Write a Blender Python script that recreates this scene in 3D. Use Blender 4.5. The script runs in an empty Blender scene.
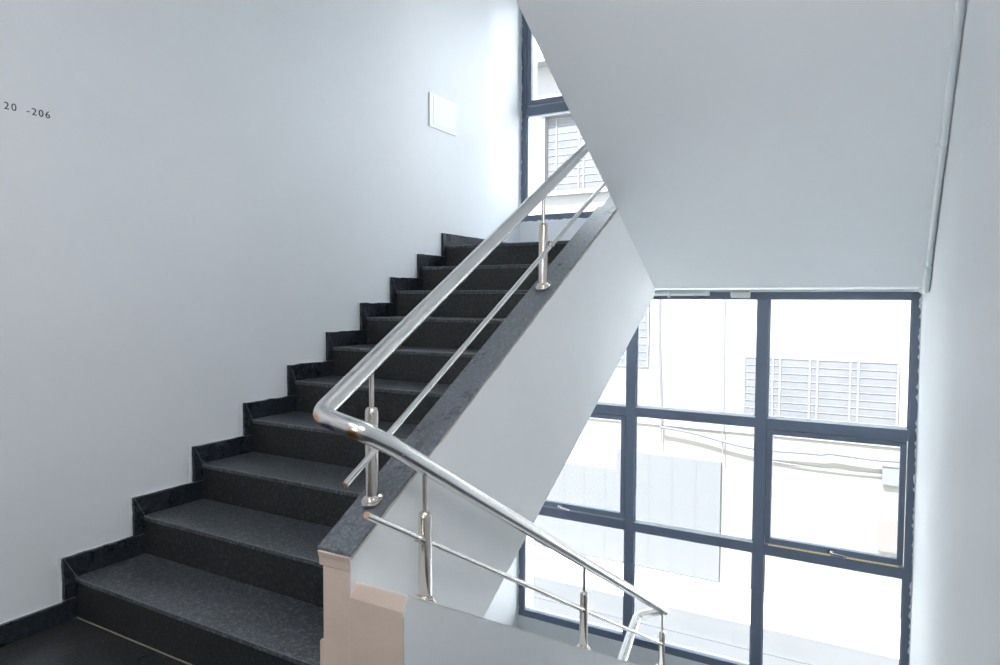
import bpy, bmesh, math, random
from mathutils import Vector, Matrix
random.seed(4)
C = bpy.context.scene.collection
H, T = 0.165, 0.2884
K = H / T
XC0, XC1 = 1.336, 1.4584          # coping of the rising flight
XP = 1.645                        # outer face of the descending parapet
XR, D = 2.968, 3.7527             # right wall, window wall
BACK = -3.6
ZC = 0.5546
CAPT = 0.010

# ------------------------------------------------------------------ materials
def srgb(r, g, b):
    f = lambda c: (c/255/12.92) if c/255 <= .04045 else ((c/255+.055)/1.055)**2.4
    return (f(r), f(g), f(b), 1)

def mat(name, col, rough=.5, metal=0., spec=.5):
    m = bpy.data.materials.new(name); m.use_nodes = True
    b = m.node_tree.nodes['Principled BSDF']
    b.inputs['Base Color'].default_value = col if len(col) == 4 else (*col, 1)
    b.inputs['Roughness'].default_value = rough
    b.inputs['Metallic'].default_value = metal
    b.inputs['Specular IOR Level'].default_value = spec
    return m

def nd(m, t, **kw):
    n = m.node_tree.nodes.new(t)
    for k, v in kw.items(): setattr(n, k, v)
    return n

def noise(m, scale, detail=4, rough=.6, vec=None):
    n = nd(m, 'ShaderNodeTexNoise')
    n.inputs['Scale'].default_value = scale; n.inputs['Detail'].default_value = detail
    n.inputs['Roughness'].default_value = rough
    if vec is None:
        g = nd(m, 'ShaderNodeNewGeometry'); vec = g.outputs['Position']
    m.node_tree.links.new(vec, n.inputs['Vector'])
    return n.outputs['Fac']

def ramp(m, src, stops):
    r = nd(m, 'ShaderNodeValToRGB')
    e = r.color_ramp.elements
    while len(e) < len(stops): e.new(.5)
    for i, (p, c) in enumerate(stops):
        e[i].position = p; e[i].color = c if len(c) == 4 else (*c, 1)
    m.node_tree.links.new(src, r.inputs['Fac'])
    return r.outputs['Color']

def bump(m, src, strength, dist=.002):
    b = nd(m, 'ShaderNodeBump'); b.inputs['Strength'].default_value = strength
    b.inputs['Distance'].default_value = dist
    m.node_tree.links.new(src, b.inputs['Height'])
    m.node_tree.links.new(b.outputs['Normal'], m.node_tree.nodes['Principled BSDF'].inputs['Normal'])

def link(m, src, inp):
    m.node_tree.links.new(src, m.node_tree.nodes['Principled BSDF'].inputs[inp])

def plaster(name, a, b, bs=.25):
    m = mat(name, a, .62, spec=.3)
    link(m, ramp(m, noise(m, 1.3, 5, .65), [(.35, b), (.65, a)]), 'Base Color')
    bump(m, noise(m, 9, 6, .6), bs, .006)
    return m

def granite(name, dark, light, speck, r0=.3, r1=.55, dust=.25, dcol=None):
    m = mat(name, dark, .4)
    nt = m.node_tree
    fine = ramp(m, noise(m, 75, 4, .8), [(.36, dark), (.54, light), (.70, speck)])
    cl = noise(m, 4.5, 6, .7)
    mx = nd(m, 'ShaderNodeMix', data_type='RGBA', blend_type='MIX')
    f = ramp(m, cl, [(.35, (0, 0, 0)), (.8, (dust, dust, dust))])
    nt.links.new(f, mx.inputs[0]); nt.links.new(fine, mx.inputs[6])
    mx.inputs[7].default_value = (*(dcol or speck), 1)
    link(m, mx.outputs[2], 'Base Color')
    mr = nd(m, 'ShaderNodeMapRange'); nt.links.new(cl, mr.inputs[0])
    mr.inputs[1].default_value = .35; mr.inputs[2].default_value = .7
    mr.inputs[3].default_value = r0; mr.inputs[4].default_value = r1
    link(m, mr.outputs[0], 'Roughness')
    bump(m, noise(m, 60, 3, .6), .12, .002)
    return m

M = {}
M['wall'] = plaster('white_plaster', (.76, .785, .81), (.74, .76, .785))
M['soffit'] = plaster('soffit_paint', (.82, .845, .87), (.80, .825, .85), .35)
M['parapet'] = plaster('parapet_paint', (.86, .875, .88), (.83, .845, .85), .5)
M['beige'] = plaster('beige_plaster', (.68, .545, .46), (.56, .46, .40), .6)
M['cement'] = plaster('cement_edge', (.62, .58, .52), (.40, .36, .31), .8)
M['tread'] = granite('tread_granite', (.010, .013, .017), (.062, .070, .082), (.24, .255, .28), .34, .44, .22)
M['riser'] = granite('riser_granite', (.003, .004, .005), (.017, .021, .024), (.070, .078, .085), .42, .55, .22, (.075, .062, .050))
M['floor'] = granite('floor_granite', (.005, .006, .007), (.022, .024, .026), (.09, .092, .095), .25, .5, .25)
M['coping'] = granite('coping_granite', (.085, .098, .115), (.145, .160, .185), (.26, .28, .31), .26, .32, .06)
M['skirt'] = granite('skirting_granite', (.004, .006, .009), (.016, .021, .030), (.06, .07, .085), .2, .45, .2)
M['grout'] = mat('pale_grout', (.30, .27, .22), .8)
M['nose'] = mat('pale_nosing', (.20, .21, .21), .45)  # paler tone for the line along each nosing edge
M['frame'] = mat('slate_blue_aluminium', (.125, .16, .225), .42, 0, .5)
link(M['frame'], ramp(M['frame'], noise(M['frame'], 70, 2, .5), [(.70, (.125, .16, .225)), (.78, (.135, .17, .235))]), 'Base Color')
M['frame_light'] = mat('light_gasket', (.42, .46, .48), .5)
M['brass'] = mat('lit_gap_cream', (.85, .68, .32), .5)  # colour of daylight showing through the sash gap
M['blank'] = mat('white_plastic', (.80, .83, .86), .35)
M['fixture'] = mat('fixture_enamel', (.86, .87, .85), .3)
M['pipe'] = mat('painted_conduit', (.70, .74, .77), .4)
M['black'] = mat('black_lettering', (.02, .02, .025), .5)
M['roomback'] = plaster('corridor_paint', (.66, .65, .64), (.62, .61, .60))

def steel(name, col, rough):
    m = mat(name, col, rough, 1.)
    g = nd(m, 'ShaderNodeNewGeometry')
    n = noise(m, 35, 3, .6)
    mr = nd(m, 'ShaderNodeMapRange'); m.node_tree.links.new(n, mr.inputs[0])
    mr.inputs[3].default_value = rough*.75; mr.inputs[4].default_value = rough*1.5
    link(m, mr.outputs[0], 'Roughness')
    return m
M['steel'] = steel('polished_steel', (.80, .785, .76), .13)
M['steel2'] = steel('satin_steel', (.74, .68, .63), .16)
# rail steel: amber and violet spots on the near side of the turn
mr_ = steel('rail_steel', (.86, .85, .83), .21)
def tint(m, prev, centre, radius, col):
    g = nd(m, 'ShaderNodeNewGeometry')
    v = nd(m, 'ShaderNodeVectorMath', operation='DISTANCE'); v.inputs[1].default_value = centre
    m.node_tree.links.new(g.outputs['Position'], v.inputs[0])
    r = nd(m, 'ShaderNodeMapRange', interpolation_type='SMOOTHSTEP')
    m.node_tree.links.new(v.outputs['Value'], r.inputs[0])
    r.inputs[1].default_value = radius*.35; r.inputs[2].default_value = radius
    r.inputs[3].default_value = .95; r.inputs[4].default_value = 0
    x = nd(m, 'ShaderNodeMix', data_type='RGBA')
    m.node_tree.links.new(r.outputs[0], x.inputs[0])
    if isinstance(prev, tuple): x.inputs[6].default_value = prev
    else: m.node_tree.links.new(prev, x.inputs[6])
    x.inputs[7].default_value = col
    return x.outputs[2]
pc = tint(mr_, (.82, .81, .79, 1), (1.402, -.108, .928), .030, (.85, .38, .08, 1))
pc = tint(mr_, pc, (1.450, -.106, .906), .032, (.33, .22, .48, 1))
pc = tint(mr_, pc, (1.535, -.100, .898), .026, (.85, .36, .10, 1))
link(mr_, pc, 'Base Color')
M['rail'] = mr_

def glass():
    m = bpy.data.materials.new('clear_glass'); m.use_nodes = True
    nt = m.node_tree; nt.nodes.clear()
    o = nt.nodes.new('ShaderNodeOutputMaterial'); mx = nt.nodes.new('ShaderNodeMixShader')
    t = nt.nodes.new('ShaderNodeBsdfTransparent'); g = nt.nodes.new('ShaderNodeBsdfGlossy')
    t.inputs[0].default_value = (.97, .985, .99, 1); g.inputs['Roughness'].default_value = .02
    lw = nt.nodes.new('ShaderNodeLayerWeight'); lw.inputs[0].default_value = .12
    nt.links.new(lw.outputs['Fresnel'], mx.inputs[0]); nt.links.new(t.outputs[0], mx.inputs[1])
    nt.links.new(g.outputs[0], mx.inputs[2]); nt.links.new(mx.outputs[0], o.inputs[0])
    return m
M['glass'] = glass()
# exterior
M['facade'] = plaster('sunlit_facade', (0.0929, 0.0929, 0.0929), (0.0886, 0.0886, 0.0894), .3)
M['facade_cream'] = plaster('cream_facade', (0.0825, 0.0801, 0.0726), (0.0801, 0.0767, 0.0684), .3)
M['gate'] = mat('pale_blue_gate', (0.0386, 0.0406, 0.0440), .8)
M['gate_line'] = mat('gate_seam', (0.0330, 0.0351, 0.0386), .8)
M['block'] = mat('grey_block_infill', (0.0378, 0.0399, 0.0454), .9)
m = M['block']; link(m, ramp(m, noise(m, 2.2, 5, .7), [(.35, (0.0358, 0.0378, 0.0440)), (.6, (0.0454, 0.0461, 0.0482)), (.75, (0.0413, 0.0454, 0.0454))]), 'Base Color')
M['grille'] = mat('pale_grille', (0.0606, 0.0614, 0.0651), .8)
M['cable'] = mat('grey_cable', (0.0310, 0.0344, 0.0413), .8)
M['cable_pale'] = mat('pale_cable', (0.0516, 0.0523, 0.0543), .8)
M['road'] = plaster('bright_concrete', (0.5000, 0.5000, 0.4900), (0.4700, 0.4700, 0.4650), .3)
M['road_grey'] = plaster('street_concrete', (0.0387, 0.0402, 0.0426), (0.0356, 0.0372, 0.0402), .3)
M['kerb'] = mat('kerb_line', (0.0294, 0.0318, 0.0372), .8)
M['tan'] = mat('tan_panel', (0.0511, 0.0456, 0.0434), .8)
M['tan_pale'] = mat('pinkish_band', (0.0511, 0.0473, 0.0488), .8)
M['bluebox'] = mat('pale_blue_box', (0.0464, 0.0488, 0.0542), .8)

# ------------------------------------------------------------------ mesh helpers
def obj(name, bm, m, parent=None, bevel=0, seg=2, smooth=False):
    bmesh.ops.recalc_face_normals(bm, faces=bm.faces)
    if smooth:
        for f in bm.faces: f.smooth = True
    for e in bm.edges:
        if len(e.link_faces) == 2 and e.calc_face_angle(0) > .6: e.smooth = False
    me = bpy.data.meshes.new(name); bm.to_mesh(me); bm.free()
    for x in (m if isinstance(m, (list, tuple)) else [m]): me.materials.append(x)
    o = bpy.data.objects.new(name, me); C.objects.link(o)
    if parent is not None:
        o.parent = parent
        o.matrix_parent_inverse = Matrix.Translation(parent.location).inverted()
    if bevel:
        b = o.modifiers.new('bevel', 'BEVEL'); b.width = bevel; b.segments = seg; b.limit_method = 'ANGLE'
    return o

def box(bm, x0, x1, y0, y1, z0, z1, mi=0):
    v = [bm.verts.new(p) for p in ((x0, y0, z0), (x1, y0, z0), (x1, y1, z0), (x0, y1, z0),
                                   (x0, y0, z1), (x1, y0, z1), (x1, y1, z1), (x0, y1, z1))]
    for f in ((0, 3, 2, 1), (4, 5, 6, 7), (0, 1, 5, 4), (1, 2, 6, 5), (2, 3, 7, 6), (3, 0, 4, 7)):
        bm.faces.new([v[i] for i in f]).material_index = mi
    return bm

def B(x0, x1, y0, y1, z0, z1): return box(bmesh.new(), x0, x1, y0, y1, z0, z1)

def prism(pts, x0, x1, bm=None):
    """polygon in the y-z plane, extruded along x"""
    bm = bm or bmesh.new()
    a = [bm.verts.new((x0, y, z)) for y, z in pts]; b = [bm.verts.new((x1, y, z)) for y, z in pts]
    n = len(pts)
    bm.faces.new(a); bm.faces.new(b[::-1])
    for i in range(n): bm.faces.new((a[i], b[i], b[(i+1) % n], a[(i+1) % n]))
    return bm

def tube(bm, pts, r, n=20, cap=True, round_=0.0):
    """round tube along a polyline; bends get rounded by inserting an arc of radius round_"""
    P = [Vector(p) for p in pts]
    if round_:
        Q = [P[0]]
        for i in range(1, len(P)-1):
            a = (P[i-1]-P[i]); b = (P[i+1]-P[i]); d = min(round_, a.length*.48, b.length*.48)
            a.normalize(); b.normalize(); p0 = P[i]+a*d; p2 = P[i]+b*d
            for k in range(9):
                t = k/8; Q.append(p0*(1-t)**2 + P[i]*2*t*(1-t) + p2*t*t)
        Q.append(P[-1]); P = Q
    rr = r if isinstance(r, (list, tuple)) else [r]*len(P)
    rings = []; up = None
    for i, p in enumerate(P):
        t = (P[min(i+1, len(P)-1)]-P[max(i-1, 0)]).normalized()
        if up is None:
            up = Vector((0, 0, 1)) if abs(t.z) < .9 else Vector((1, 0, 0))
        s = t.cross(up).normalized(); up = s.cross(t).normalized()
        rings.append([bm.verts.new(p + rr[i]*(math.cos(2*math.pi*k/n)*s + math.sin(2*math.pi*k/n)*up)) for k in range(n)])
    for a, b in zip(rings, rings[1:]):
        for k in range(n): bm.faces.new((a[k], a[(k+1) % n], b[(k+1) % n], b[k])).smooth = True
    if cap:
        bm.faces.new(rings[0][::-1]); bm.faces.new(rings[-1])
    return bm

def lathe(bm, x, y, prof, n=28):
    rings = [[bm.verts.new((x+r*math.cos(2*math.pi*k/n), y+r*math.sin(2*math.pi*k/n), z)) for k in range(n)] for r, z in prof]
    for a, b in zip(rings, rings[1:]):
        for k in range(n): bm.faces.new((a[k], a[(k+1) % n], b[(k+1) % n], b[k])).smooth = True
    bm.faces.new(rings[0][::-1]); bm.faces.new(rings[-1])
    return bm

def thing(name, label, cat, loc=(0, 0, 0), group=None):
    o = bpy.data.objects.new(name, None); C.objects.link(o); o.location = loc
    o['label'] = label; o['category'] = cat
    if group: o['group'] = group
    return o

def tag(o, label, cat, group=None):
    o['label'] = label; o['category'] = cat
    if group: o['group'] = group
    return o

def struct(name, bm, m, label, cat='structure', **kw):
    o = obj(name, bm, m, **kw); o['kind'] = 'structure'; o['label'] = label; o['category'] = cat
    return o

# ------------------------------------------------------------------ the setting
struct('wall_left', B(-.2, 0, BACK-.2, D+.3, -4.45, 5.2), M['wall'], 'tall white plaster wall on the left beside the rising stairs', 'wall')
struct('wall_right', B(XR, XR+.2, BACK-.2, D+.3, -4.45, 5.2), M['wall'], 'white plaster wall at the right edge of the stairwell', 'wall')
# window wall: bands of wall around the two openings (opening z -1.53..1.33 and 1.93..3.86)
bm = bmesh.new()
box(bm, 0, XR, D, D+.2, -4.45, -1.53)
box(bm, 0, XR, D, D+.2, 1.329, 1.93)
box(bm, 0, XR, D, D+.2, 3.86, 5.2)
struct('wall_front', bm, M['wall'], 'white wall bands below, between and above the two stair windows', 'wall')
# wall behind the camera; its unseen opening is added to let in sky light
bm = bmesh.new()
box(bm, 0, 1.5, BACK-.2, BACK, -4.45, 5.2); box(bm, 2.4, XR, BACK-.2, BACK, -4.45, 5.2)
box(bm, 1.5, 2.4, BACK-.2, BACK, -4.45, 1.2); box(bm, 1.5, 2.4, BACK-.2, BACK, 2.1, 5.2)
struct('wall_back', bm, M['roomback'], 'wall behind the landing with an added opening that lets in sky light', 'wall')
struct('ceiling', B(0, XR, BACK, .0, 2.987, 3.3), M['soffit'], 'white underside of the landing above', 'ceiling')
struct('ceiling', B(0, XR, BACK, D, 5.2, 5.4), M['soffit'], 'white roof slab over the stairwell', 'ceiling')
struct('floor', B(0, XR, BACK, 0, -.30, 0), M['floor'], 'black granite floor of the landing at the foot of the rising stairs', 'floor')
bm = bmesh.new(); box(bm, 0, 1.349, 9*T+.014, D, 1.343, 10*H); box(bm, 1.349, XR, 2.876, D, 1.343, 10*H)
struct('floor', bm, [M['soffit']], 'landing slab under the upper window at the top of the rising stairs', 'floor')
struct('floor', B(0, XR, 10*T+.012, D, -2.12, -11*H), M['floor'], 'lower landing floor below the large window', 'floor')
struct('floor', B(0, XR, BACK, D, -4.45, -4.40), M['road'], 'floor at the bottom of the stairwell', 'floor')

# ------------------------------------------------------------------ stair flights
def flight(x0, x1, y0, z0, sgn, label, n=10, slabthick=.37, detail=True, name='stair_flight', cut=None):
    """n risers; sgn=+1 rises toward +y from (y0,z0); sgn=-1 rises toward -y"""
    root = thing(name, label, 'stairs', ((x0+x1)/2, y0, z0))
    Y = lambda y: y0 + sgn*y
    # solid stepped body, smooth sloping underside
    pts = [(Y(0.012), z0-slabthick)] if not cut else [(Y(cut[0]), z0+cut[1])]
    pts.append((Y(0.012), z0))
    for i in range(1, n+1):
        pts.append((Y((i-1)*T+.012), z0+i*H-.02))
        pts.append((Y((i if i < n else n-.9)*T+.012), z0+i*H-.02))
    yl = (n-.9)*T+.012
    pts.append((Y(yl), z0+K*yl-slabthick))
    obj('slab', prism(pts, x0, x1), M['soffit'], root)
    for i in range(1, n+1):
        ya, yb = (i-1)*T, i*T
        if i == n: yb = ya+.31
        bm = bmesh.new(); a, b = sorted((Y(ya-.006), Y(yb+.012)))
        box(bm, x0, x1, a, b, z0+i*H-.02, z0+i*H)
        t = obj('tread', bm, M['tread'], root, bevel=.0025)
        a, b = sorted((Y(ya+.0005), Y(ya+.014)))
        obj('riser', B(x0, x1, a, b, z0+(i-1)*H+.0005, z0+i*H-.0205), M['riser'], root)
        if detail:
            a, b = sorted((Y(ya-.0068), Y(ya-.0055)))
            obj('nosing_edge', B(x0+.003, x1-.003, a, b, z0+i*H-.0035, z0+i*H-.0004), M['nose'], root)
    if detail:
        a, b = sorted((Y(-.0035), Y(.0005)))
        obj('grout_line', B(x0, x1, a, b, z0, z0+.003), M['grout'], root)
    return root
flight(.002, 1.348, 0, 0, 1, 'dark granite stairs with ten steps rising along the left wall')
# descending flight on the right: its top riser is at y=0, its foot on the lower landing
flight(XP+.002, XR-.002, 10*T, -11*H, -1, 'dark granite stairs descending on the right to the lower landing', n=11, detail=False)
# the flight overhead: rises from the window landing back over the camera
r = thing('stair_flight', 'white sloping underside of the stair flight overhead on the right', 'stairs', (2.2, 9*T, 10*H))
pts = [(2.874, 1.343), (2.874, 1.64), (9*T, 1.64)]
for i in range(1, 11):
    pts.append((9*T-(i-1)*T, 10*H+i*H-.02)); pts.append((9*T-min(i, 9)*T, 10*H+i*H-.02))
pts = [p for i, p in enumerate(pts) if i == 0 or p != pts[i-1]]
pts += [(0.0, 2.987)]
obj('slab', prism(pts, XC1, XR-.001), M['soffit'], r)
for i in range(1, 11):
    ya = 9*T-(i-1)*T; yb = ya-T
    obj('tread', B(XC1, XR-.001, max(yb, -.0)-.0, ya+.006, 10*H+i*H-.02, 10*H+i*H), M['tread'], r)
# flight that goes on down under the rising one
r = flight(.002, 1.348, 0, -22*H, 1, n=11, label= 'lower stair flight hidden beneath the rising stairs', detail=False)

# ------------------------------------------------------------------ parapets
def rough_line(n, amp, seed):
    rr = random.Random(seed); v = 0; out = []
    for i in range(n+1):
        v = v*.6 + rr.uniform(-amp, amp); out.append(v)
    return out

YE = -.023
par = thing('parapet_wall', 'white sloping parapet wall with grey granite coping beside the rising stairs', 'parapet', (1.4, 0, 0))
ytop = 2.874
top = lambda y: ZC - CAPT + K*y
und = lambda y: 1.777 - (D-y)*K
bm = prism([(YE, -.30), (YE, top(YE)), (2.12, top(2.12)), (ytop, top(ytop)), (ytop, 1.343), (2.994, 1.343) if False else (ytop, 1.30), (YE+.1, und(YE+.1)), ], 1.350, XC1)
bm.faces.ensure_lookup_table()
bmesh.ops.recalc_face_normals(bm, faces=bm.faces)
for f in bm.faces:
    if f.normal.y < -.9: f.material_index = 1
o = obj('wall_body', bm, [M['parapet'], M['beige']], par, bevel=.006)
obj('plinth', B(1.337, 1.352, YE-.003, .06, .0, .262), M['beige'], par, bevel=.008)['label'] = 'beige plaster bump at the foot of the parapet end'
# neck moulding under the coping on the end face
obj('neck', prism([(YE-.010, ZC-CAPT+K*YE-.001), (YE+.02, ZC-CAPT+K*YE-.001), (YE+.02, ZC-CAPT-.06), (YE-.001, ZC-CAPT-.06), (YE-.004, ZC-CAPT-.035)], 1.338, XC1-.002), M['beige'], par, bevel=.004)['label'] = 'beige plaster lip under the coping end'
# coping of three granite lengths, left and right edges slightly rough
def coping(y0, y1, seed):
    bm = bmesh.new(); n = max(4, int((y1-y0)/.03))
    e1 = rough_line(n, .0016, seed); rows = []
    for i in range(n+1):
        y = y0+(y1-y0)*i/n; z = ZC+K*y
        rows.append([bm.verts.new((XC0, y, z-CAPT)), bm.verts.new((XC0, y, z)), bm.verts.new((XC1+.004+e1[i], y, z)), bm.verts.new((XC1+.004+e1[i], y, z-CAPT+abs(e1[i]))) ])
    for a, b in zip(rows, rows[1:]):
        for k in range(4): bm.faces.new((a[k], a[(k+1) % 4], b[(k+1) % 4], b[k]))
    bm.faces.new(rows[0]); bm.faces.new(rows[-1][::-1])
    return bm
CY = [(-.026, 1.05), (1.052, 1.50), (1.502, 2.16)]
for i, (a, b) in enumerate(CY):
    obj('coping', coping(a, b, i+3), M['coping'], par)
# pale cement bead between coping and wall, outer side
bm = bmesh.new(); n = 90; e = rough_line(n, .0016, 9); rows = []
for i in range(n+1):
    y = -.02+2.14*i/n; z = ZC-CAPT+K*y
    rows.append([bm.verts.new((XC1, y, z+.001)), bm.verts.new((XC1+.0045, y, z-.001)), bm.verts.new((XC1+.004, y, z-.009-e[i]*1.6)), bm.verts.new((XC1, y, z-.014-e[i]*2))])
for a, b in zip(rows, rows[1:]):
    for k in range(4): bm.faces.new((a[k], a[(k+1) % 4], b[(k+1) % 4], b[k]))
bm.faces.new(rows[0]); bm.faces.new(rows[-1][::-1])
obj('cement_bead', bm, M['cement'], par)

par2 = thing('parapet_wall', 'low white parapet with beige end beside the stairs going down on the right', 'parapet', (1.55, 0, 0))
P2 = lambda y: .451 - K*y
bm = bmesh.new(); n = 70
pts = [(YE, -.30), (YE, P2(YE)-.052), (YE+.018, P2(YE)-.010), (YE+.04, P2(YE+.04))]
pts += [(2.95, P2(2.95)), (3.05, P2(2.95)), (3.05, -1.81), (2.6, -1.81), (YE+.5, P2(YE+.5)-.95)]
bm = prism(pts, XC1-.006, XP)
bmesh.ops.recalc_face_normals(bm, faces=bm.faces)
for f in bm.faces:
    if f.normal.y < -.35 and f.calc_center_median().y < YE+.03: f.material_index = 1
obj('wall_body', bm, [M['parapet'], M['beige']], par2, bevel=.005)
# cracked corner line and rough ridge of plaster along the outer top edge
bm = bmesh.new(); n = 110; e = rough_line(n, .0015, 21); rows = []
for i in range(n+1):
    y = YE+.03+2.9*i/n; z = P2(y)
    rows.append([bm.verts.new((XP-.010-e[i], y, z+.0005)), bm.verts.new((XP-.003, y, z+.0025)), bm.verts.new((XP+.0012, y, z+.001)), bm.verts.new((XP+.0004, y, z-.003-e[i]))])
for a, b in zip(rows, rows[1:]):
    for k in range(3): bm.faces.new((a[k], a[k+1], b[k+1], b[k]))
obj('plaster_ridge', bm, mat('ridge_plaster', (.80, .79, .75), .7), par2)
bm = bmesh.new(); n = 24; e = rough_line(n, .0016, 33); rows = []
for i in range(n+1):
    z = .40 - .70*i/n
    rows.append([bm.verts.new((XP-.004+e[i], YE-.0008, z)), bm.verts.new((XP+.0008, YE-.0008, z)), bm.verts.new((XP+.0008, YE+.003-e[i], z))])
for a, b in zip(rows, rows[1:]):
    for k in range(2): bm.faces.new((a[k], a[k+1], b[k+1], b[k]))
obj('corner_crack', bm, M['cement'], par2)

# ------------------------------------------------------------------ granite skirting on the left wall
sk = bpy.data.objects.new('baseboard_left', None); C.objects.link(sk)
sk['kind'] = 'structure'; sk['label'] = 'black granite stepped skirting along the left wall'; sk['category'] = 'baseboard'
SKH, SKO, SKT = .086, .047, .018
rr = random.Random(7)
def jag(p0, p1, n, amp):
    out = []
    for i in range(n):
        t = i/n; out.append((p0[0]+(p1[0]-p0[0])*t + (rr.uniform(-amp, amp) if i else 0)*(p0[0] == p1[0]),
                             p0[1]+(p1[1]-p0[1])*t + (rr.uniform(-amp, amp) if i else 0)*(p0[1] == p1[1])))
    return out
def tile(pts, nm='skirting_tile', th=SKT):
    obj(nm, prism(pts, 0.0005, th), M['skirt'], sk, bevel=.0012, seg=1)
G = .0020
# landing tiles
for a, b in ((-3.5, -2.6), (-2.597, -1.7), (-1.697, -.8), (-.797, -G)):
    tile([(a, 0), *jag((a, .078), (b, .078), 10, .002), (b, .078), (b, 0)])
for i in range(1, 11):
    y0 = (i-1)*T; zt = i*H
    zl = (i-1)*H + SKH
    ja = .003
    # upright piece standing in front of the riser, mitred to the level piece
    up = [(y0-SKO, zl+G), (y0-SKO, zt+SKH)]
    up = jag((y0-SKO, zl+G), (y0-SKO, zt+SKH), 5, ja) + [(y0-SKO, zt+SKH), (y0-G, zt+.001), (y0-G, zl+G)]
    tile(up)
    ye = i*T-G if i < 10 else D
    lv = [(y0-SKO+G*2, zt+SKH)] + jag((y0-SKO+.004, zt+SKH), (ye, zt+SKH), 8, ja)[1:] + [(ye, zt+SKH), (ye, zt+.0005), (y0+G, zt+.0005)]
    tile(lv)
bm = bmesh.new()
for i in range(1, 11):
    y0 = (i-1)*T; zt = i*H; x = SKT+.0004
    for (ya, za), (yb, zb_) in (((y0-SKO+.002, zt+SKH-.001), (y0-.001, zt+.001)), ((y0-SKO, zt-H+SKH+.0006), (y0-.001, zt-H+SKH+.0006))):
        dy, dz = yb-ya, zb_-za; l = math.hypot(dy, dz); ny, nz = -dz/l*.0012, dy/l*.0012
        bm.faces.new([bm.verts.new((x, ya+ny, za+nz)), bm.verts.new((x, yb+ny, zb_+nz)), bm.verts.new((x, yb-ny, zb_-nz)), bm.verts.new((x, ya-ny, za-nz))])
obj('joint_line', bm, mat('joint_grey', (.16, .165, .17), .7), sk)
# white paint ridge, lapping the tile edges
bm = bmesh.new()
for i in range(1, 11):
    y0 = (i-1)*T; zt = i*H+SKH; zl = (i-1)*H+SKH
    y1 = y0+T-SKO if i < 10 else D
    for (a, b, c, d) in ((y0-SKO-.010, y0-SKO-.001, zl, zt+.008), (y0-SKO-.008, y1-.004, zt+.0005, zt+.007)):
        n = 9
        for k in range(n):
            if c == zl:
                za, zb = c+(d-c)*k/n, c+(d-c)*(k+1)/n; w = rr.uniform(0, .004)
                box(bm, .0003, .0035, a-w, b, za, zb)
            else:
                ya, yb = a+(b-a)*k/n, a+(b-a)*(k+1)/n; w = rr.uniform(0, .004)
                box(bm, .0003, .0035, ya, yb, c, d-w)
obj('paint_ridge', bm, mat('ridge_paint', (.80, .83, .85), .5), sk)
obj('paint_ridge', B(.0003, .003, -3.5, -SKO, .0785, .083), bpy.data.materials['ridge_paint'], sk)

# ------------------------------------------------------------------ wall number and blanking plate
to = thing('room_number', 'small black digits 20 -206 on the white wall at far left', 'lettering', (0, -.12, 1.95))
adv = .0235; yy = -.198
for ch in '20 -206':
    if ch == ' ': yy += adv*1.15; continue
    cu = bpy.data.curves.new('t', 'FONT'); cu.body = ch; cu.size = .037; cu.extrude = .0006
    t_ = bpy.data.objects.new('t', cu); C.objects.link(t_)
    dg = bpy.context.evaluated_depsgraph_get(); me = bpy.data.meshes.new_from_object(t_.evaluated_get(dg))
    bpy.data.objects.remove(t_)
    x0_ = min(v.co.x for v in me.vertices)
    me.transform(Matrix.Translation((0, yy, 1.937)) @ Matrix(((0, 0, 1, 0), (1, 0, 0, 0), (0, 1, 0, 0), (0, 0, 0, 1))) @ Matrix.Translation((-x0_, 0, .0007)))
    me.materials.clear(); me.materials.append(M['black'])
    d_ = bpy.data.objects.new('hyphen' if ch == '-' else 'digit', me); C.objects.link(d_)
    d_.parent = to; d_.matrix_parent_inverse = Matrix.Translation(to.location).inverted()
    yy += adv*.72 if ch == '-' else adv

pl = thing('cover_plate', 'white rectangular cover plate high on the left wall near the window', 'cover plate', (0, 2.56, 2.57))
obj('plate', B(.0005, .009, 2.397, 2.728, 2.452, 2.683), M['blank'], pl, bevel=.004)
obj('raised_panel', B(.008, .011, 2.445, 2.70, 2.472, 2.665), mat('ivory_panel', (.82, .83, .82), .4), pl, bevel=.003)

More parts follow.
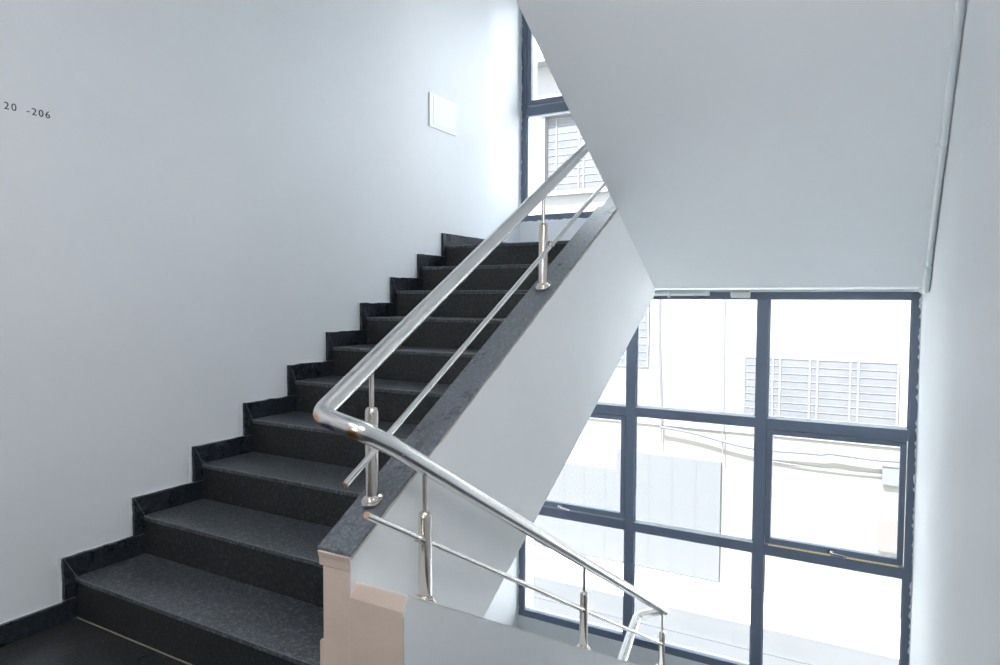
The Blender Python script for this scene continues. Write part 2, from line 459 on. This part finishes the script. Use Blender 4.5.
# ------------------------------------------------------------------ windows
def window(name, label, zs, sashes, handles):
    """zs: list of transom centres incl. bottom and top outer edges"""
    w = bpy.data.objects.new(name, None); C.objects.link(w); w.location = (0, D, zs[0])
    w['kind'] = 'structure'; w['label'] = label; w['category'] = 'window'
    y0, y1 = D+.005, D+.065
    zb, ztp = zs[0], zs[-1]
    bm = bmesh.new(); F = .052
    box(bm, 0.0, F-.004, y0, y1, zb, ztp); box(bm, XR-F, XR, y0, y1, zb, ztp)
    box(bm, F-.004, XR-F, y0, y1, zb, zb+.06); box(bm, F-.004, XR-F, y0, y1, ztp-.055, ztp)
    obj('frame', bm, M['frame'], w, bevel=.003)
    mx = [1.008, 1.995]; hw = .039
    for x in mx:
        obj('mullion', B(x-hw, x+hw, y0-.002, y1, zb+.06, ztp-.055), M['frame'], w, bevel=.003)
    cols = [(F-.004, mx[0]-hw), (mx[0]+hw, mx[1]-hw), (mx[1]+hw, XR-F)]
    rows = []; lo = zb+.06
    for z in zs[1:-1]:
        rows.append((lo, z-.038)); lo = z+.038
    rows.append((lo, ztp-.055))
    for z in zs[1:-1]:
        for a, b in cols:
            obj('transom', B(a, b, y0+.001, y1, z-.038, z+.038), M['frame'], w, bevel=.003)
    for ri, (za, zb_) in enumerate(rows):
        for ci, (a, b) in enumerate(cols):
            if (ri, ci) in sashes:
                s = .042
                bm = bmesh.new()
                ys0, ys1 = y0+.006, y1-.006
                box(bm, a+.004, a+s, ys0, ys1, za+.012, zb_-.004); box(bm, b-s, b-.004, ys0, ys1, za+.012, zb_-.004)
                box(bm, a+s, b-s, ys0, ys1, za+.012, za+.055); box(bm, a+s, b-s, ys0, ys1, zb_-s, zb_-.004)
                so = obj('sash', bm, M['frame'], w, bevel=.003)
                g = obj('pane', B(a+s-.004, b-s+.004, D+.036, D+.040, za+.052, zb_-s+.004), M['glass'], so)
                if (ri, ci) == (1, 2) and handles:  # strips coloured like the daylight in the gap below the sash
                    obj('lit_gap_strip', B(a+.03, a+.44, D+.004, D+.008, za+.0005, za+.010), M['brass'], w)['label'] = 'pale brass coloured strip standing in for the lit gap under the sash'
                    obj('lit_gap_strip', B(a+.52, b-.03, D+.004, D+.008, za+.0005, za+.010), M['brass'], w)['label'] = 'pale brass coloured strip standing in for the lit gap under the sash'
                if handles:
                    hx = (a+b)/2
                    if ci == 0: hx = .40
                    bm = bmesh.new(); hz = za+.032
                    box(bm, hx-.022, hx+.022, D-.004, D+.012, hz-.010, hz+.010)
                    tube(bm, [(hx, D-.004, hz), (hx+.012, D-.024, hz-.002), (hx+.10, D-.024, hz-.012)], .0065, 10, True, .01)
                    obj('handle', bm, M['steel'], so)['label'] = 'chrome window handle'
            else:
                obj('pane', B(a-.003, b+.003, D+.034, D+.038, za-.003, zb_+.003), M['glass'], w)
                # light glazing bead seen along the lower edge of each fixed pane
                if ri > 0:
                    obj('glazing_bead', prism([(D+.006, za-.001), (D+.034, za-.001), (D+.034, za+.014)], a, b), M['frame_light'], w)['label'] = 'light grey glazing bead'
                bm = bmesh.new()
                box(bm, a, a+.008, D+.018, D+.034, za, zb_); box(bm, b-.008, b, D+.018, D+.034, za, zb_)
                obj('gasket', bm, M['frame'], w)
    return w
window('window_1', 'large lower slate-blue framed window of nine panes', [-1.53, -.560, .374, 1.329], {(1, 0), (1, 2)}, True)
window('window_2', 'upper slate-blue framed window above the landing', [1.93, 2.868, 3.86], {(1, 0), (1, 2)}, False)

# irregular white paint edge lapping onto the frames
def jagged(name, z0, z1, x, sgn, seed, label, amp=.009):
    rr = random.Random(seed); bm = bmesh.new(); n = int((z1-z0)/.022); prev = None
    for i in range(n+1):
        z = z0+(z1-z0)*i/n; wv = .003 + amp*rr.random()**3
        cur = [bm.verts.new((x, D+.0025, z)), bm.verts.new((x+sgn*wv, D+.0025, z))]
        if prev: bm.faces.new((prev[0], prev[1], cur[1], cur[0]))
        prev = cur
    struct(name, bm, bpy.data.materials['ridge_paint'], label, 'trim')
jagged('trim_1', -1.5, 1.32, XR-.0005, -1, 5, 'ragged white paint edge on the right jamb of the lower window', .014)
jagged('trim_2', 1.94, 3.8, .0005, 1, 8, 'ragged white paint edge on the left jamb of the upper window', .010)
jagged('trim_3', -1.5, 1.32, .0005, 1, 11, 'ragged white paint edge on the left jamb of the lower window', .008)
bm = bmesh.new(); prev = None; rr2 = random.Random(3)
for i in range(121):
    x = .01+2.9*i/120; wv = .004+.014*rr2.random()**2
    cur = [bm.verts.new((x, D+.0025, 1.929)), bm.verts.new((x, D+.0025, 1.931+wv))]
    if prev: bm.faces.new((prev[0], prev[1], cur[1], cur[0]))
    prev = cur
struct('trim_4', bm, bpy.data.materials['ridge_paint'], 'ragged white paint edge along the sill of the upper window', 'trim')

# ------------------------------------------------------------------ handrail
hr = thing('handrail', 'polished stainless steel stair railing turning from rising to descending parapet', 'railing', (1.5, 0, .45))
XA, XB = 1.398, 1.560
U = lambda y, o: ZC + o + K*y
L = lambda y, o: o - K*y
ROFF = .448
ycor = -.080
bm = bmesh.new()
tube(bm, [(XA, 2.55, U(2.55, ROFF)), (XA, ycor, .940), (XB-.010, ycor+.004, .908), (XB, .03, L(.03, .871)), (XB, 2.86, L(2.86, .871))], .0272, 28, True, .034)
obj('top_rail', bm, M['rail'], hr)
bm = bmesh.new()
tube(bm, [(XB+.0, 2.855, L(2.86, .880)), (XA, 2.80, -.812), (XA, 2.74, -.835), (XA, .1, -.835-K*2.64)], .0290, 24, True, .05)
obj('return_rail', bm, M['rail'], hr)
XT = 1.432
bm = tube(bmesh.new(), [(XT, -.012, U(-.012, .184)), (XT, 2.5, U(2.5, .186))], .0100, 18)
obj('lower_bar', bm, M['rail'], hr)
bm = tube(bmesh.new(), [(XB, -.069, L(-.069, .640)), (XB, 2.80, L(2.80, .640))], .0100, 18)
obj('lower_bar', bm, M['rail'], hr)

def baluster(x, y, zb, ztop, bar_z, side, rs=.0185):
    """tapered sleeve on a flange, thin rod up to the rail, clamp to the lower bar"""
    hs = .290 if side > 0 else .275
    bm = lathe(bmesh.new(), x, y, [(.0205, zb+.012), (.0205, zb+hs-.016), (.0192, zb+hs-.007), (.015, zb+hs-.001), (.008, zb+hs)])
    p = obj('baluster', bm, M['steel2'], hr)
    bm = lathe(bmesh.new(), x, y, [(.0330, zb-.004), (.0340, zb+.002), (.0330, zb+.006), (.0290, zb+.007), (.0285, zb+.012), (.0260, zb+.015), (.0207, zb+.018)])
    for v in bm.verts: v.co.z += side*K*.55*(v.co.y-y)*max(0, min(1, (zb+.02-v.co.z)/.012))
    obj('flange', bm, M['steel2'], p)
    bm = lathe(bmesh.new(), x, y, [(.0078, zb+hs-.004), (.0078, ztop)], 16)
    obj('rod', bm, M['steel2'], p)
    bm = bmesh.new()
    if side > 0:   # clamp beyond the sleeve, carrying a bar that passes in front
        tube(bm, [(x+.012, y, bar_z), (XT, y, bar_z)], .0075, 14)
        t = Vector((0, 1, K)).normalized(); c = Vector((XT, y+.012, bar_z+.012*K))
        tube(bm, [c-t*.012, c+t*.012], .0135, 18)
    else:
        t = Vector((0, 1, -K)).normalized(); c = Vector((x, y, bar_z))
        tube(bm, [c-t*.044, c-t*.016], .0145, 18)
    obj('bar_clamp', bm, M['steel2'], p)
# upper parapet posts (flange tops a sloped coping, small packing wedge beneath)
for y in (.143, 1.335):
    zb = U(y, 0)+.0045
    baluster(XA, y, zb, U(y, ROFF)-.015, U(y, .186), 1)
for y in (.196, 1.470, 2.802):
    zb = L(y, .451)+.0045
    baluster(XB, y, zb, L(y, .871)-.015, L(y, .640), -1)
# copper coloured plugs closing the near ends of both lower bars
M['copper'] = mat('copper_plug', (.72, .42, .28), .35, .8)
for x, y, z, k in ((XT, -.012, U(-.012, .184), K), (XB, -.069, L(-.069, .640), -K)):
    t = Vector((0, 1, k)).normalized(); c = Vector((x, y, z))
    obj('end_plug', tube(bmesh.new(), [c-t*.004, c+t*.001], .0096, 18), M['copper'], hr)['label'] = 'copper coloured end plug of a lower bar'

# ------------------------------------------------------------------ conduit and fittings
cn = thing('conduit_pipe', 'painted conduit pipe running up the corner of sloping soffit and right wall', 'pipe', (2.95, 2.8, 1.36))
S = lambda y: 2.987 - K*y
r_ = .0125
bm = tube(bmesh.new(), [(XR-.020, 2.70, S(2.70)-.015), (XR-.020, .3, S(.3)-.015)], r_, 16)
obj('pipe', bm, M['pipe'], cn)
bm = bmesh.new()
for yy in (1.889,): tube(bm, [(XR-.020, yy+.02, S(yy+.02)-.015), (XR-.020, yy-.02, S(yy-.02)-.015)], .0155, 16)
box(bm, XR-.045, XR-.022, 1.878, 1.890, S(1.884)-.020, S(1.884)-.001)
obj('coupling', bm, M['pipe'], cn)
bm = bmesh.new()
tube(bm, [(XR-.020, 2.66, S(2.66)-.016), (XR-.020, 2.845, 1.322), (XR-.030, 3.02, 1.327)], .0185, 18, True, .05)
obj('elbow', bm, mat('elbow_plastic', (.62, .68, .70), .4), cn)
bm = tube(bmesh.new(), [(XR-.028, 3.0, 1.330), (XR-.040, 3.66, 1.334), (XR-.10, 3.738, 1.3355), (1.90, 3.738, 1.3355)], .0072, 12, True, .05)
obj('thin_pipe', bm, M['fixture'], cn)

tl = thing('tube_light', 'slim white tube light batten above the large lower window', 'light fitting', (1.4, D-.02, 1.32))
obj('batten', B(1.10, 1.615, D-.040, D-.001, 1.302, 1.340), M['fixture'], tl, bevel=.004)
obj('tube', tube(bmesh.new(), [(1.12, D-.052, 1.318), (1.585, D-.052, 1.318)], .010, 16), M['blank'], tl)
bm = B(1.585, 1.612, D-.066, D-.038, 1.300, 1.336); obj('end_cap', bm, M['blank'], tl, bevel=.003)
bm = B(1.098, 1.122, D-.066, D-.038, 1.300, 1.336); obj('end_cap', bm, M['blank'], tl, bevel=.003)
obj('clip', B(1.31, 1.325, D-.066, D-.036, 1.288, 1.336), M['blank'], tl, bevel=.002)
jb = thing('junction_box', 'small white junction box above the window beside the tube light', 'junction box', (1.83, D-.02, 1.31))
bm = prism([(D-.050, 1.318), (D-.050, 1.330), (D-.001, 1.330), (D-.001, 1.286), (D-.035, 1.286)], 1.770, 1.905)
obj('box', bm, M['fixture'], jb, bevel=.006)
obj('lid', B(1.782, 1.893, D-.053, D-.047, 1.312, 1.3285), M['blank'], jb, bevel=.002)

# ------------------------------------------------------------------ across the street
YF = 12.5
GZ = -4.45
bd = thing('building', 'bleached white building across the street with barred windows and pale gate', 'building', (0, YF, GZ))
obj('wall', B(-9, 8, YF, YF+.4, -1.32, 6.5), M['facade'], bd)
obj('ground_floor_wall', B(-9, 8, YF+.02, YF+.4, GZ, -1.32), M['facade_cream'], bd)['label'] = 'cream painted lower wall'
obj('ledge', B(-9, 8, YF-.015, YF+.05, -1.34, -1.30), M['facade'], bd)
obj('roof_slab', B(-9.2, 8.2, YF-.35, YF+.8, 6.5, 6.62), M['facade'], bd)
def ext_window(x0, x1, z0, z1, cols, dz):
    f = obj('window', B(x0, x1, YF-.02, YF+.01, z0, z1), M['block'], bd)
    bm = bmesh.new()
    z = z0
    while z < z1+.01:
        box(bm, x0, x1, YF-.030, YF-.024, z-.009, z+.009); z += dz
    for t in cols:
        x = x0+(x1-x0)*t; box(bm, x-.018, x+.018, YF-.032, YF-.024, z0, z1)
    obj('grille', bm, M['grille'], f)
ext_window(.39, 3.0, -.95, .17, (0, .20, .25, .45, .50, .71, .76, 1), .14)
ext_window(-3.95, -1.6, 3.70, 5.34, (0, .10, .33, .38, .60, .65, .9, 1), .16)
ext_window(-2.5, -1.56, -.13, 1.28, (0, .5, 1), .16)
bm = B(-4.05, -1.5, YF-.12, YF, 3.60, 3.70); box(bm, -4.06, -3.96, YF-.12, YF, 3.6, 5.45); box(bm, -4.06, -1.5, YF-.16, YF, 5.36, 5.45)
obj('window_surround', bm, M['facade'], bd)
g = obj('gate', B(-6.4, -.02, YF-.03, YF+.02, GZ+.02, -1.98), M['gate'], bd)
for k in range(1, 13):
    x = -6.4+6.38*k/13
    obj('seam', B(x-.008, x+.008, YF-.032, YF-.028, GZ+.02, -1.98), M['gate_line'], g)
obj('gate_lintel', B(-6.4, -2.2, YF-.034, YF-.03, -2.42, -1.98), M['tan_pale'], g)['label'] = 'faint pinkish upper band of the gate'
obj('wall_panel', B(2.76, 3.14, YF-.03, YF+.01, -3.25, -2.65), M['tan'], bd)['label'] = 'tan panel low on the facade'
obj('meter_box', B(2.80, 3.12, YF-.06, YF, -2.02, -1.70), M['bluebox'], bd)
struct('ground', B(-14, 14, D+.2, YF+1, GZ-.2, GZ), M['road'], 'bright concrete street outside the window', 'ground')
tag(obj('street_strip', B(-12, 12, 9.4, 10.9, GZ, GZ+.015), M['road_grey']), 'greyer strip of street paving before the pale gate', 'paving')
tag(obj('kerb', B(-12, 12, 9.98, 10.05, GZ+.015, GZ+.03), M['kerb']), 'thin grey kerb line crossing the street outside the window', 'kerb')
def wire(pts, r, m, label):
    tag(obj('cable', tube(bmesh.new(), pts, r, 8), m), label, 'cable')
wire([(-1.35, YF-.06, 3.4), (-1.32, YF-.06, .5), (-1.24, YF-.06, -1.25), (-1.24, YF-.06, -1.75)], .016, M['cable_pale'], 'thin vertical cable on the facade left of the grey barred window')
wire([(-.05, YF-.06, 3.4), (-.02, YF-.06, .2), (.02, YF-.06, -1.95)], .012, M['cable_pale'], 'thin vertical cable between the pale gate and the barred window')
pts = []
for i in range(41):
    t = i/40; x = -1.24+5.3*t
    z = -1.36 - .20*math.sin(min(t*1.0, 1)*math.pi*1.0)**1.0*(1 if t < .6 else .8) - .10*t + .03*math.sin(t*14)
    pts.append((x, YF-.115, z))
wire(pts, .026, M['cable'], 'thick grey cable sagging along the cream wall above the gate')
pts = [(.80+2.1*i/20, YF-.02, -1.83-.10*math.sin(math.pi*i/20)*.3-.02*i/20) for i in range(21)]
wire(pts, .012, M['cable_pale'], 'thin wire running to the small meter box across the street')

# ------------------------------------------------------------------ light
w = bpy.data.worlds.new('World'); bpy.context.scene.world = w; w.use_nodes = True
nt = w.node_tree; bg = nt.nodes['Background']
tc = nt.nodes.new('ShaderNodeTexCoord'); sp = nt.nodes.new('ShaderNodeSeparateXYZ'); cr = nt.nodes.new('ShaderNodeValToRGB')
nt.links.new(tc.outputs['Generated'], sp.inputs[0]); nt.links.new(sp.outputs['Z'], cr.inputs[0]); nt.links.new(cr.outputs[0], bg.inputs[0])
cr.color_ramp.elements[0].position = 0; cr.color_ramp.elements[0].color = (.96, .985, 1, 1)
cr.color_ramp.elements[1].position = .8; cr.color_ramp.elements[1].color = (.86, .93, 1, 1)
bg.inputs['Strength'].default_value = 8

def area(name, loc, rot, sx, sy, e, col):
    l = bpy.data.lights.new(name, 'AREA'); l.shape = 'RECTANGLE'; l.size = sx; l.size_y = sy; l.energy = e; l.color = col
    o = bpy.data.objects.new(name, l); C.objects.link(o); o.location = loc; o.rotation_euler = rot
    return o
area('wall_fill', (XR-.04, -.75, 2.2), Vector((-1, .75, -.25)).to_track_quat('-Z', 'Y').to_euler(), .9, .9, 17, (1, .98, .96))  # added fill for the parapet side and left wall, no real fitting
area('ceiling_fill', (1.5, -2.0, 2.95), (0, 0, 0), 1.6, 1.6, 13, (1, .95, .93))  # added fill light over the landing, out of view, not a known lamp

sl = bpy.data.lights.new('sun', 'SUN'); sl.energy = 40; sl.angle = .01; sl.color = (1, .99, .96)
so = bpy.data.objects.new('sun', sl); C.objects.link(so)
so.rotation_euler = Vector((.25, .55, -1.0)).to_track_quat('-Z', 'Y').to_euler()

# ------------------------------------------------------------------ camera
cd = bpy.data.cameras.new('camera'); cam = bpy.data.objects.new('camera', cd); C.objects.link(cam)
yaw, pitch, roll = .5156, .0474, .0045
F = Vector((-math.sin(yaw)*math.cos(pitch), math.cos(yaw)*math.cos(pitch), -math.sin(pitch)))
R0 = Vector((math.cos(yaw), math.sin(yaw), 0)); U0 = R0.cross(F)
R1 = R0*math.cos(roll)+U0*math.sin(roll); U1 = U0*math.cos(roll)-R0*math.sin(roll)
cam.matrix_world = Matrix(((R1.x, U1.x, -F.x, 2.759), (R1.y, U1.y, -F.y, -1.4623), (R1.z, U1.z, -F.z, 1.2603), (0, 0, 0, 1)))
cd.sensor_width = 36; cd.lens = 678.35*36/1000; cd.clip_start = .02; cd.clip_end = 200
bpy.context.scene.camera = cam
sc = bpy.context.scene
sc.view_settings.view_transform = 'Standard'; sc.view_settings.look = 'None'
sc.view_settings.exposure = .35; sc.view_settings.gamma = 1
sc.cycles.max_bounces = 12; sc.cycles.diffuse_bounces = 8; sc.cycles.transparent_max_bounces = 16
sc.cycles.use_denoising = True
